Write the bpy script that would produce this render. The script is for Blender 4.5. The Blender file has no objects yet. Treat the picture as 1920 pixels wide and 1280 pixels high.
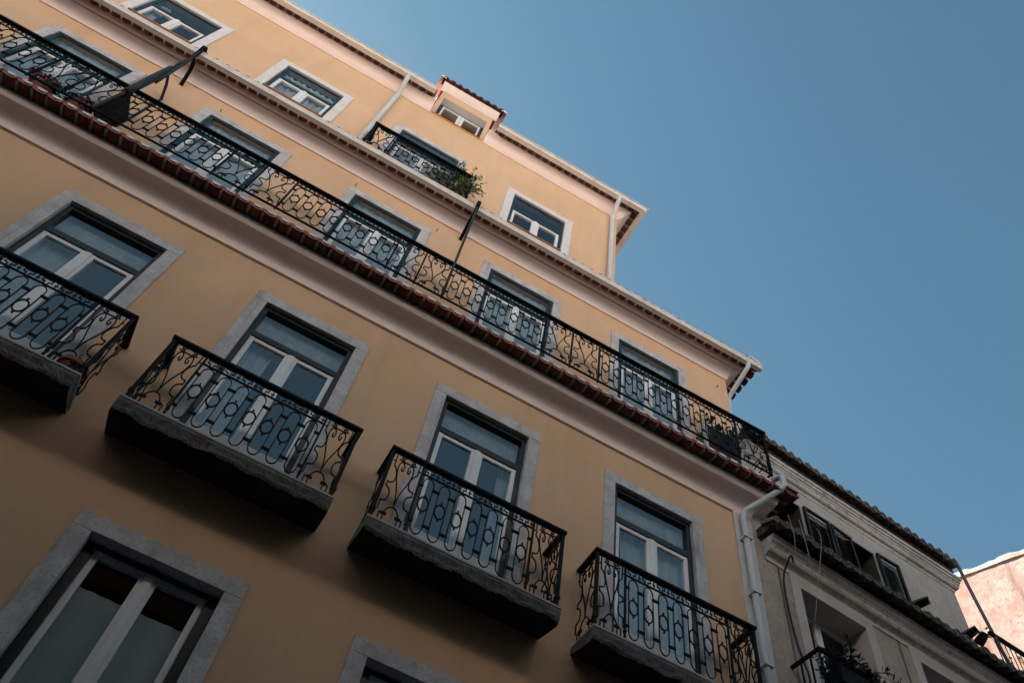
import bpy, bmesh, math, random
from mathutils import Vector, Matrix
random.seed(7)
R_ = math.radians
scn = bpy.context.scene
COL = scn.collection

# ------------------------------------------------------------------ camera
cam_data = bpy.data.cameras.new("camera")
cam = bpy.data.objects.new("camera", cam_data)
COL.objects.link(cam)
right = Vector((0.87035487, -0.47798313, 0.11838294))
down = Vector((0.46646517, 0.72326378, -0.50921483))
fwd = Vector((0.15777401, 0.49841913, 0.85245864))
M = Matrix.Identity(4)
for i in range(3):
    M[i][0] = right[i]; M[i][1] = -down[i]; M[i][2] = -fwd[i]
M.translation = Vector((0.0, -5.5, 1.6))
cam.matrix_world = M
cam_data.sensor_width = 36.0
cam_data.lens = 30.692
cam_data.clip_start = 0.05
cam_data.clip_end = 2000
scn.camera = cam

# ------------------------------------------------------------------ sky, sun, exposure
SUN = Vector((-0.50, 0.62, 0.62)).normalized()
sun_el = math.asin(SUN.z)
sun_az = math.atan2(SUN.x, SUN.y)
world = bpy.data.worlds.new("World")
scn.world = world
world.use_nodes = True
wn = world.node_tree
bg = wn.nodes["Background"]
sky = wn.nodes.new("ShaderNodeTexSky")
sky.sky_type = 'NISHITA'
sky.sun_disc = False
sky.sun_elevation = sun_el
sky.sun_rotation = sun_az
sky.altitude = 0
sky.air_density = 1.0
sky.dust_density = 1.0
sky.ozone_density = 1.0
tint = wn.nodes.new("ShaderNodeMix"); tint.data_type = 'RGBA'; tint.blend_type = 'MULTIPLY'
tint.inputs[0].default_value = 1.0
tint.inputs[7].default_value = (0.75, 1.00, 0.88, 1)
wn.links.new(sky.outputs[0], tint.inputs[6])
wn.links.new(tint.outputs[2], bg.inputs[0])
bg.inputs[1].default_value = 0.05
sl = bpy.data.lights.new("sun", 'SUN')
sl.energy = 5.0
sl.angle = R_(0.5)
sl.color = (1.0, 0.94, 0.85)
so = bpy.data.objects.new("sun", sl)
so.rotation_euler = (-SUN).to_track_quat('-Z', 'Y').to_euler()
so.location = (-20, 25, 40)
COL.objects.link(so)
scn.view_settings.view_transform = 'Standard'
scn.view_settings.look = 'None'
scn.view_settings.gamma = 1.0
scn.view_settings.exposure = 1.88
scn.cycles.max_bounces = 8
scn.cycles.diffuse_bounces = 5
scn.cycles.transparent_max_bounces = 16

# ------------------------------------------------------------------ materials
def mat(name, base, rough=0.8, var=None, vscale=3.0, fine=None, fscale=60.0, bump=0.0, bscale=80.0,
        spec=0.3, streak=None, metallic=0.0):
    """base colour varied by two world-space noises, with an optional bump"""
    m = bpy.data.materials.new(name); m.use_nodes = True
    nt = m.node_tree; p = nt.nodes["Principled BSDF"]
    p.inputs["Roughness"].default_value = rough
    p.inputs["Specular IOR Level"].default_value = spec
    p.inputs["Metallic"].default_value = metallic
    geo = nt.nodes.new("ShaderNodeNewGeometry")
    col = None
    def rgb(c):
        n = nt.nodes.new("ShaderNodeRGB"); n.outputs[0].default_value = (*c, 1); return n.outputs[0]
    col = rgb(base)
    def layer(col, c2, scale, lo, hi, detail=4.0, vec=None):
        nz = nt.nodes.new("ShaderNodeTexNoise"); nz.inputs["Scale"].default_value = scale
        nz.inputs["Detail"].default_value = detail
        nz.inputs["Roughness"].default_value = 0.62
        nt.links.new(vec if vec else geo.outputs["Position"], nz.inputs["Vector"])
        mr = nt.nodes.new("ShaderNodeMapRange"); mr.inputs[1].default_value = lo; mr.inputs[2].default_value = hi
        nt.links.new(nz.outputs[0], mr.inputs[0])
        mx = nt.nodes.new("ShaderNodeMix"); mx.data_type = 'RGBA'
        nt.links.new(mr.outputs[0], mx.inputs[0]); nt.links.new(col, mx.inputs[6])
        nt.links.new(rgb(c2), mx.inputs[7])
        return mx.outputs[2]
    if var: col = layer(col, var, vscale, 0.38, 0.68)
    if streak:
        mp = nt.nodes.new("ShaderNodeMapping"); mp.inputs["Scale"].default_value = (1, 1, 0.14)
        nt.links.new(geo.outputs["Position"], mp.inputs[0])
        col = layer(col, streak[0], streak[1], streak[2], streak[3], 5.0, mp.outputs[0])
    if fine: col = layer(col, fine, fscale, 0.52, 0.72, 3.0)
    nt.links.new(col, p.inputs["Base Color"])
    if bump:
        nz = nt.nodes.new("ShaderNodeTexNoise"); nz.inputs["Scale"].default_value = bscale
        nz.inputs["Detail"].default_value = 5
        nt.links.new(geo.outputs["Position"], nz.inputs["Vector"])
        bp = nt.nodes.new("ShaderNodeBump"); bp.inputs["Strength"].default_value = 1.0
        bp.inputs["Distance"].default_value = bump
        nt.links.new(nz.outputs[0], bp.inputs["Height"]); nt.links.new(bp.outputs[0], p.inputs["Normal"])
    return m

def glass_mat(name, ior, tint):
    m = bpy.data.materials.new(name); m.use_nodes = True
    nt = m.node_tree; nt.nodes.clear()
    o = nt.nodes.new("ShaderNodeOutputMaterial")
    mx = nt.nodes.new("ShaderNodeMixShader"); tr = nt.nodes.new("ShaderNodeBsdfTransparent")
    gl = nt.nodes.new("ShaderNodeBsdfGlossy"); fr = nt.nodes.new("ShaderNodeFresnel")
    fr.inputs[0].default_value = ior
    tr.inputs[0].default_value = (*tint, 1); gl.inputs["Roughness"].default_value = 0.015
    gl.inputs["Color"].default_value = (1.0, 0.84, 0.76, 1)
    geo = nt.nodes.new("ShaderNodeNewGeometry"); nz = nt.nodes.new("ShaderNodeTexNoise")
    nz.inputs["Scale"].default_value = 1.3; nz.inputs["Detail"].default_value = 1
    nt.links.new(geo.outputs["Position"], nz.inputs["Vector"])
    bp = nt.nodes.new("ShaderNodeBump"); bp.inputs["Distance"].default_value = 0.006
    nt.links.new(nz.outputs[0], bp.inputs["Height"]); nt.links.new(bp.outputs[0], gl.inputs["Normal"])
    inv = nt.nodes.new("ShaderNodeMath"); inv.operation = 'SUBTRACT'; inv.inputs[0].default_value = 1.0
    mul = nt.nodes.new("ShaderNodeMath"); mul.operation = 'MULTIPLY'
    nt.links.new(geo.outputs["Backfacing"], inv.inputs[1])      # only the outer skin of a pane reflects
    nt.links.new(fr.outputs[0], mul.inputs[0]); nt.links.new(inv.outputs[0], mul.inputs[1])
    nt.links.new(mul.outputs[0], mx.inputs[0]); nt.links.new(tr.outputs[0], mx.inputs[1])
    nt.links.new(gl.outputs[0], mx.inputs[2]); nt.links.new(mx.outputs[0], o.inputs[0])
    return m

STUCCO = mat("ochre_stucco", (0.73, 0.50, 0.33), 0.9, (0.67, 0.45, 0.29), 0.9, (0.70, 0.472, 0.305), 9, 0.0022, 55,
             streak=((0.59, 0.38, 0.255), 1.7, 0.50, 0.80))
PINK = mat("cornice_plaster", (0.87, 0.755, 0.745), 0.85, (0.83, 0.705, 0.69), 2.2, (0.82, 0.715, 0.70), 25, 0.0015, 45)
WHITEP = mat("white_plaster", (0.66, 0.65, 0.64), 0.85, (0.55, 0.55, 0.55), 1.8, None, 30, 0.0015, 60)
STONE = mat("grey_limestone", (0.64, 0.63, 0.665), 0.85, (0.45, 0.44, 0.46), 5.0, (0.33, 0.32, 0.33), 55, 0.004, 60,
            streak=((0.25, 0.235, 0.245), 6, 0.56, 0.76))
STONE_L = mat("pale_limestone", (0.76, 0.74, 0.74), 0.85, (0.64, 0.62, 0.62), 5.0, (0.52, 0.50, 0.50), 45, 0.003, 50)
SLAB = mat("weathered_slab", (0.19, 0.18, 0.19), 0.92, (0.10, 0.095, 0.095), 5.0, (0.07, 0.06, 0.058), 22, 0.008, 26)
SLAB_U = mat("dark_slab_underside", (0.035, 0.031, 0.029), 0.95, (0.022, 0.02, 0.019), 4, None, 22, 0.006, 20)
SLAB_E = mat("slab_edge_strip", (0.45, 0.43, 0.42), 0.6, (0.34, 0.33, 0.33), 6, bump=0.001)
IRON = mat("black_iron", (0.003, 0.004, 0.005), 0.55, (0.005, 0.0065, 0.008), 8, None, 40, 0.0006, 120, spec=0.10)
DARKF = mat("black_green_joinery", (0.008, 0.012, 0.014), 0.4, (0.012, 0.017, 0.018), 4, spec=0.4)
TEAL = mat("dark_teal_joinery", (0.012, 0.034, 0.042), 0.4, (0.016, 0.042, 0.05), 4, spec=0.4)
PVC = mat("white_joinery", (0.84, 0.86, 0.89), 0.35, (0.73, 0.75, 0.78), 3, spec=0.4)
GUTTER = mat("white_painted_metal", (0.74, 0.72, 0.70), 0.4, (0.66, 0.63, 0.60), 3, streak=((0.52, 0.48, 0.44), 6, 0.55, 0.8), spec=0.4)
PIPE = mat("grey_white_pipe", (0.64, 0.68, 0.73), 0.4, (0.56, 0.60, 0.65), 3, spec=0.4)
TILE = mat("shaded_terracotta", (0.115, 0.035, 0.026), 0.9, (0.08, 0.025, 0.02), 7, (0.15, 0.055, 0.042), 30, 0.002, 60)  # terracotta darkened, the shade under the eaves is in the colour
TILE_P = mat("lit_terracotta", (0.50, 0.22, 0.20), 0.85, (0.40, 0.15, 0.14), 9, None, 30, 0.002, 60)  # brighter copy of the tile, street light painted onto ends and caps
TILE_O = mat("lichen_grey_tile", (0.20, 0.155, 0.125), 0.95, (0.10, 0.085, 0.075), 6, (0.30, 0.26, 0.22), 18, 0.004, 40)
TILE_D = mat("sooty_tile", (0.085, 0.07, 0.06), 0.95, (0.045, 0.04, 0.036), 6, (0.16, 0.13, 0.11), 18, 0.004, 40)
MORTAR = mat("grey_mortar", (0.30, 0.27, 0.25), 0.95, (0.22, 0.2, 0.185), 9, bump=0.003)
MORTAR_W = mat("white_mortar", (0.72, 0.71, 0.69), 0.9, (0.6, 0.58, 0.56), 9, bump=0.002)
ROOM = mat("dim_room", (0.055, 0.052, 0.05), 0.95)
CURTAIN = mat("pale_curtain", (0.74, 0.74, 0.74), 0.9, (0.66, 0.66, 0.67), 3)
LACE = mat("lace_curtain", (0.66, 0.66, 0.66), 0.9, (0.5, 0.5, 0.5), 6, (0.36, 0.36, 0.36), 40)
SOIL = mat("terracotta_pot", (0.30, 0.11, 0.07), 0.85, (0.22, 0.08, 0.05), 9, bump=0.001)
LEAF = mat("green_leaf", (0.085, 0.145, 0.04), 0.5, (0.14, 0.20, 0.06), 14)
LEAF_D = mat("dark_leaf", (0.013, 0.022, 0.012), 0.65, (0.024, 0.038, 0.018), 14)
STEM = mat("plant_stem", (0.10, 0.085, 0.05), 0.8)
PETAL_P = mat("pink_petal", (0.62, 0.08, 0.20), 0.6, (0.7, 0.16, 0.26), 20)
PETAL_W = mat("white_petal", (0.70, 0.70, 0.74), 0.6)
OLDW = mat("old_cream_plaster", (0.62, 0.56, 0.51), 0.92, (0.52, 0.455, 0.41), 1.6, (0.42, 0.36, 0.32), 14, 0.003, 40,
           streak=((0.33, 0.29, 0.26), 3.5, 0.55, 0.8))
OLDB = mat("old_beige_plaster", (0.48, 0.415, 0.365), 0.92, (0.37, 0.31, 0.275), 2.2, (0.31, 0.26, 0.23), 14, 0.003, 40)
OLDC = mat("old_cornice_plaster", (0.68, 0.63, 0.60), 0.92, (0.52, 0.47, 0.44), 3.0, (0.30, 0.27, 0.24), 16, 0.003, 40)
OLDS = mat("pinkish_stone_surround", (0.56, 0.50, 0.48), 0.9, (0.48, 0.43, 0.41), 3, None, 20, 0.002, 50)
SHUT = mat("green_black_shutter", (0.014, 0.020, 0.018), 0.6, (0.024, 0.03, 0.026), 6)
SHUT_S = mat("weathered_shutter_slat", (0.10, 0.10, 0.075), 0.7, (0.06, 0.06, 0.05), 8)
GABLE = mat("stained_pink_render", (0.44, 0.32, 0.285), 0.95, (0.36, 0.20, 0.165), 2.6, (0.27, 0.16, 0.13), 11, 0.006, 20,
            streak=((0.17, 0.10, 0.08), 2.4, 0.54, 0.70))
COPING = mat("whitewashed_coping", (0.50, 0.46, 0.44), 0.95, (0.36, 0.28, 0.25), 6, bump=0.006, bscale=18)
FACING = mat("warm_facing_render", (0.84, 0.79, 0.75), 0.9, (0.80, 0.74, 0.69), 0.8, bump=0.003)
AZUL = mat("dark_glazed_wall_tile", (0.05, 0.055, 0.06), 0.5, (0.035, 0.04, 0.045), 2, bump=0.002)  # kept dark to cut light bounced across the street
ROOF_F = mat("bright_clay_roof", (0.58, 0.43, 0.35), 0.9, (0.52, 0.38, 0.31), 5, bump=0.01, bscale=8)
ASPHALT = mat("street_cobble", (0.03, 0.029, 0.028), 0.9, (0.05, 0.05, 0.05), 3, bump=0.006, bscale=9)
PAVE = mat("pavement_stone", (0.10, 0.097, 0.094), 0.9, (0.075, 0.072, 0.07), 4, bump=0.003, bscale=16)
GRANITE = mat("kerb_granite", (0.24, 0.235, 0.23), 0.85, (0.18, 0.18, 0.18), 20)
ACW = mat("off_white_casing", (0.62, 0.62, 0.60), 0.5, (0.54, 0.54, 0.52), 4)
ACG = mat("dark_fan_grille", (0.02, 0.022, 0.022), 0.6)
WIRE = mat("white_cable", (0.5, 0.5, 0.48), 0.5)
WIRE_B = mat("black_cable", (0.012, 0.012, 0.014), 0.5)
STEEL = mat("grey_steel_tube", (0.16, 0.165, 0.18), 0.5, (0.12, 0.125, 0.135), 5)
POST = mat("slate_painted_tube", (0.018, 0.030, 0.038), 0.5, (0.026, 0.038, 0.046), 5)
TERR = mat("orange_clay_sill", (0.42, 0.20, 0.10), 0.8, (0.34, 0.15, 0.08), 8)
YSILL = mat("ochre_sill", (0.62, 0.34, 0.07), 0.8, (0.55, 0.29, 0.07), 8)
ROOF = mat("roof_tile_field", (0.34, 0.11, 0.07), 0.9, (0.26, 0.08, 0.055), 5, bump=0.01, bscale=8)
GLASS = glass_mat("window_glass", 2.85, (0.80, 0.86, 0.88))
GLASS_A = glass_mat("low_window_glass", 1.45, (0.80, 0.86, 0.88))
GLASS_U = glass_mat("upper_window_glass", 2.4, (0.84, 0.88, 0.90))

# ------------------------------------------------------------------ mesh builder
class MB:
    def __init__(self): self.v = []; self.f = []; self.mi = []; self.cur = 0
    def add(self, vs, fs):
        b = len(self.v); self.v += [tuple(p) for p in vs]
        for f in fs: self.f.append([b + i for i in f]); self.mi.append(self.cur)
        return self
    def box(self, x0, x1, y0, y1, z0, z1):
        vs = [(x, y, z) for x in (x0, x1) for y in (y0, y1) for z in (z0, z1)]
        return self.add(vs, [(0, 1, 3, 2), (4, 6, 7, 5), (0, 4, 5, 1), (2, 3, 7, 6), (0, 2, 6, 4), (1, 5, 7, 3)])
    def grid(self, P, close_u=False, close_v=False):
        nu, nv = len(P), len(P[0]); vs = [p for r in P for p in r]; fs = []
        for i in range(nu if close_u else nu - 1):
            for j in range(nv if close_v else nv - 1):
                a, b = i, (i + 1) % nu; c, d = j, (j + 1) % nv
                fs.append((a * nv + c, b * nv + c, b * nv + d, a * nv + d))
        return self.add(vs, fs)
    def loft(self, rings, cap=True):
        n = len(rings[0]); b0 = len(self.v)
        self.grid(rings, False, True)
        if cap:
            self.f.append([b0 + i for i in range(n)][::-1]); self.mi.append(self.cur)
            e = b0 + (len(rings) - 1) * n
            self.f.append([e + i for i in range(n)]); self.mi.append(self.cur)
        return self
    def tube(self, pts, r, n=8, cap=True):
        pts = [Vector(p) for p in pts]; rings = []
        rr = r if isinstance(r, (list, tuple)) else [r] * len(pts)
        prev = None
        for i, p in enumerate(pts):
            t = (pts[min(i + 1, len(pts) - 1)] - pts[max(i - 1, 0)]).normalized()
            if prev is None:
                a = t.cross(Vector((0, 0, 1)))
                if a.length < 1e-3: a = t.cross(Vector((1, 0, 0)))
                a.normalize()
            else:
                a = prev - t * prev.dot(t); a.normalize()
            prev = a; b = t.cross(a)
            rings.append([p + (a * math.cos(2 * math.pi * k / n) + b * math.sin(2 * math.pi * k / n)) * rr[i] for k in range(n)])
        return self.loft(rings, cap)
    def ribbon(self, pts, w, t, fr, closed=False):
        """flat bar swept along a 2D line; fr(u, v, k) maps to space"""
        n = len(pts); rings = []
        for i in range(n):
            if closed: a, b = pts[i - 1], pts[(i + 1) % n]
            else: a, b = pts[max(i - 1, 0)], pts[min(i + 1, n - 1)]
            dx, dy = b[0] - a[0], b[1] - a[1]; l = math.hypot(dx, dy) or 1
            sc = 1.0
            if 0 < i < n - 1:
                p = pts[i]
                e1 = (p[0] - pts[i - 1][0], p[1] - pts[i - 1][1]); e2 = (pts[i + 1][0] - p[0], pts[i + 1][1] - p[1])
                l1 = math.hypot(*e1) or 1; l2 = math.hypot(*e2) or 1
                c = (e1[0] * e2[0] + e1[1] * e2[1]) / (l1 * l2)
                sc = 1 / max(0.6, math.sqrt(max(0.0, (1 + c) / 2)))
                tx, ty = e1[0] / l1 + e2[0] / l2, e1[1] / l1 + e2[1] / l2
                q = math.hypot(tx, ty)
                if q > 1e-4: dx, dy, l = tx, ty, q
            nx, ny = -dy / l * w / 2 * sc, dx / l * w / 2 * sc
            u, v = pts[i]
            rings.append([fr(u + nx, v + ny, -t / 2), fr(u - nx, v - ny, -t / 2), fr(u - nx, v - ny, t / 2), fr(u + nx, v + ny, t / 2)])
        if closed: self.grid(rings, True, True)
        else: self.loft(rings, True)
        return self
    def build(self, name, mats, parent=None, smooth=False, bevel=0.0):
        me = bpy.data.meshes.new(name)
        me.from_pydata(self.v, [], self.f)
        ms = mats if isinstance(mats, (list, tuple)) else [mats]
        for m in ms: me.materials.append(m)
        me.polygons.foreach_set("material_index", self.mi)
        bm = bmesh.new(); bm.from_mesh(me)
        bmesh.ops.recalc_face_normals(bm, faces=bm.faces)
        bm.to_mesh(me); bm.free()
        if smooth: me.shade_smooth() if hasattr(me, "shade_smooth") else None
        return put(name, me, parent, bevel, smooth)

def put(name, me, parent=None, bevel=0.0, smooth=False):
    o = bpy.data.objects.new(name, me); COL.objects.link(o)
    if parent: o.parent = parent
    if bevel:
        b = o.modifiers.new("bevel", 'BEVEL'); b.width = bevel; b.segments = 2; b.limit_method = 'ANGLE'
        b.angle_limit = R_(40)
    return o

def tag(o, label=None, cat=None, group=None, kind=None):
    if label: o["label"] = label
    if cat: o["category"] = cat
    if group: o["group"] = group
    if kind: o["kind"] = kind
    return o

def empty(name, loc=(0, 0, 0), rz=0.0, parent=None):
    o = bpy.data.objects.new(name, None); COL.objects.link(o)
    o.empty_display_size = 0.2
    o.location = loc; o.rotation_euler = (0, 0, rz)
    if parent: o.parent = parent
    return o

def spline(ctrl, k=5):
    out = []
    n = len(ctrl)
    for i in range(n - 1):
        p0, p1, p2, p3 = ctrl[max(i - 1, 0)], ctrl[i], ctrl[i + 1], ctrl[min(i + 2, n - 1)]
        for j in range(k):
            t = j / k
            out.append(tuple(0.5 * (2 * p1[a] + (p2[a] - p0[a]) * t + (2 * p0[a] - 5 * p1[a] + 4 * p2[a] - p3[a]) * t * t
                                    + (3 * p1[a] - p0[a] - 3 * p2[a] + p3[a]) * t ** 3) for a in range(len(p1))))
    out.append(tuple(ctrl[-1]))
    return out

# ------------------------------------------------------------------ building parts
def wall_mesh(mb, xs, zs, holes, y=0.0):
    """front wall sheet cut by rectangular holes (x0,x1,z0,z1)"""
    X = sorted(set([xs[0], xs[1]] + [h[0] for h in holes] + [h[1] for h in holes]))
    Z = sorted(set([zs[0], zs[1]] + [h[2] for h in holes] + [h[3] for h in holes]))
    for i in range(len(X) - 1):
        for j in range(len(Z) - 1):
            cx, cz = (X[i] + X[i + 1]) / 2, (Z[j] + Z[j + 1]) / 2
            if any(h[0] < cx < h[1] and h[2] < cz < h[3] for h in holes): continue
            mb.add([(X[i], y, Z[j]), (X[i + 1], y, Z[j]), (X[i + 1], y, Z[j + 1]), (X[i], y, Z[j + 1])], [(0, 1, 2, 3)])

def sweep_cornice(mb, prof, x0, xc, ylen, closed=True):
    """profile (d, z) swept along the street front to the corner xc and back along the side"""
    rings = []
    for (x, side) in ((x0, 0), (xc, 1), (xc, 2)):
        rings.append([((x + (d if side else 0)), (-d if side < 2 else ylen), z) for d, z in prof])
    mb.grid(rings, False, closed)

def eave(mb, frame, a0, a1, pitch, d0, d1, z0, z1, sag=0.05, caps=True, fill=1, cap_r=None, rib=2, jitter=0.0, ribw=0.16, full=False, capfill=0, capz=1.0):
    """row of Portuguese eave tiles: trough tiles hanging below, mortar ribs between, cap tiles above.
    material slots: 0 tile body, 1 tile end / fill, 2 mortar, 3 cap tile"""
    n = int(round((a1 - a0) / pitch)); th = 0.017
    for i in range(n):
        ac = a0 + (i + 0.5) * pitch
        jd = random.uniform(-1, 1) * jitter; jz = random.uniform(-1, 1) * jitter * 0.5
        r = pitch * (0.5 - ribw / 2) if rib != 2 else pitch * (0.5 - ribw * .55)
        K = 8
        def arc(d, z, off):
            return [frame(ac - (r - off * .6) * math.cos(math.pi * k / K), d, z + jz - (sag - off) * math.sin(math.pi * k / K) ** 0.8) for k in range(K + 1)]
        mb.cur = 0
        A = arc(d0, z0, 0); B = arc(d1 + jd, z1, 0); B2 = arc(d1 + jd, z1, th); A2 = arc(d0, z0, th)
        mb.grid([A, B]); mb.grid([A2, B2])
        mb.cur = 3
        mb.grid([B, B2])
        if fill:
            mb.cur = 1
            F = [frame(ac - (r - th * .3) * .86 * math.cos(math.pi * k / K), d1 + jd + .004, z1 + .034 - (sag - th + .02) * .86 * math.sin(math.pi * k / K) ** 0.8) for k in range(K + 1)]
            mb.add(F, [tuple(range(len(F)))])
    if rib:
        mb.cur = 2
        for i in range(n + 1):
            ac = a0 + i * pitch; w = pitch * (ribw * 0.62 if rib == 2 else ribw * .5 + .012); sg = .62 if rib == 2 else .30
            dd = d1 - 0.035 if rib == 2 else d1 - .03
            P = []
            for (d, z) in ((d0 - 0.02, z0), (dd, z1 + (z0 - z1) * 0.05)):
                P.append([frame(ac - w, d, z - sag * sg), frame(ac + w, d, z - sag * sg), frame(ac + w, d, z + 0.02), frame(ac - w, d, z + 0.02)])
            mb.loft(P)
    if caps:
        cr = cap_r or pitch * 0.36
        for i in range(n + 1):
            ac = a0 + i * pitch
            jd = random.uniform(-1, 1) * jitter * 1.5; ja = random.uniform(-1, 1) * jitter * .6
            K = 8
            def arc2(d, z, rr):
                return [frame(ac + ja - rr * math.cos(math.pi * k / K), d, z - 0.012 + rr * capz * math.sin(math.pi * k / K)) for k in range(K + 1)]
            mb.cur = 3
            A = arc2(d0 - .35 if full else d0, z0 + (z0 - z1) * (.35 / max(.01, d1 - d0) if full else 0), cr * .9); B = arc2(d1 - 0.006 + jd, z1, cr); B2 = arc2(d1 - 0.006 + jd, z1, cr - th); A2 = arc2(d0, z0, cr * .9 - th)
            mb.grid([A, B]); mb.grid([B, B2]); mb.grid([A2, B2])
            mb.cur = capfill if capfill else 3
            F = arc2(d1 - 0.018 + jd, z1, cr - th * .8)
            mb.add(F, [tuple(range(len(F)))])
    mb.cur = 0

fr_front = lambda a, d, z: (a, -d, z)

def surround_mesh(hw_o, hw_i, z0, zt_o, zt_i, y0=-0.022, y1=0.13, sill=None, jit=0.004, seed=1):
    """stone architrave ring (two jambs and a lintel, optional sill) with slightly worn outer edges"""
    rnd = random.Random(seed); mb = MB(); n = 14
    def strip(p_in, p_out):
        rings = []
        for k in range(n + 1):
            t = k / n
            a = [p_in[0][j] + (p_in[1][j] - p_in[0][j]) * t for j in (0, 1)]
            b = [p_out[0][j] + (p_out[1][j] - p_out[0][j]) * t for j in (0, 1)]
            q = [rnd.uniform(-jit, jit), rnd.uniform(-jit, jit)]
            w = [rnd.uniform(-jit, jit) * .4, rnd.uniform(-jit, jit) * .4]
            if k in (0, n): q = [0, 0]; w = [0, 0]
            rings.append([(a[0] + w[0], y0, a[1] + w[1]), (b[0] + q[0], y0, b[1] + q[1]), (b[0] + q[0], y1, b[1] + q[1]), (a[0] + w[0], y1, a[1] + w[1])])
        mb.loft(rings)
    g = 0.002
    strip([(-hw_i, z0), (-hw_i, zt_i - g)], [(-hw_o, z0), (-hw_o, zt_i - g)])
    strip([(hw_i, z0), (hw_i, zt_i - g)], [(hw_o, z0), (hw_o, zt_i - g)])
    strip([(-hw_o, zt_i), (hw_o, zt_i)], [(-hw_o, zt_o), (hw_o, zt_o)])
    if sill:
        strip([(-hw_o, z0 - g), (hw_o, z0 - g)], [(-hw_o, z0 - sill), (hw_o, z0 - sill)])
    return mb

def leaf_frame(mb, x0, x1, z0, z1, y0, y1, st, sb, sl=None, sr=None):
    sl = sl or st; sr = sr or st
    mb.box(x0, x0 + sl, y0, y1, z0, z1); mb.box(x1 - sr, x1, y0, y1, z0, z1)
    mb.box(x0 + sl, x1 - sr, y0 + .002, y1 - .002, z1 - st, z1); mb.box(x0 + sl, x1 - sr, y0 + .002, y1 - .002, z0, z0 + sb)

CACHE = {}
def cached(key, fn):
    if key not in CACHE: CACHE[key] = fn()
    return CACHE[key]

def mesh_of(mb, name, mats):
    o = mb.build(name, mats); me = o.data; bpy.data.objects.remove(o); return me

def curtain_mesh(w, z0, z1, y, x0, x1, seed, amp=0.02):
    rnd = random.Random(seed); mb = MB(); N = 48; ph = rnd.uniform(0, 6)
    top, bot = [], []
    for i in range(N + 1):
        x = x0 + (x1 - x0) * i / N
        yy = y + amp * math.sin(i * 1.15 + ph) + amp * .5 * math.sin(i * .47 + ph)
        top.append((x, yy, z1)); bot.append((x + .01 * math.sin(i * .3), yy + .01 * math.sin(i * .9), z0))
    mb.grid([bot, top]); return mb

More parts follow.
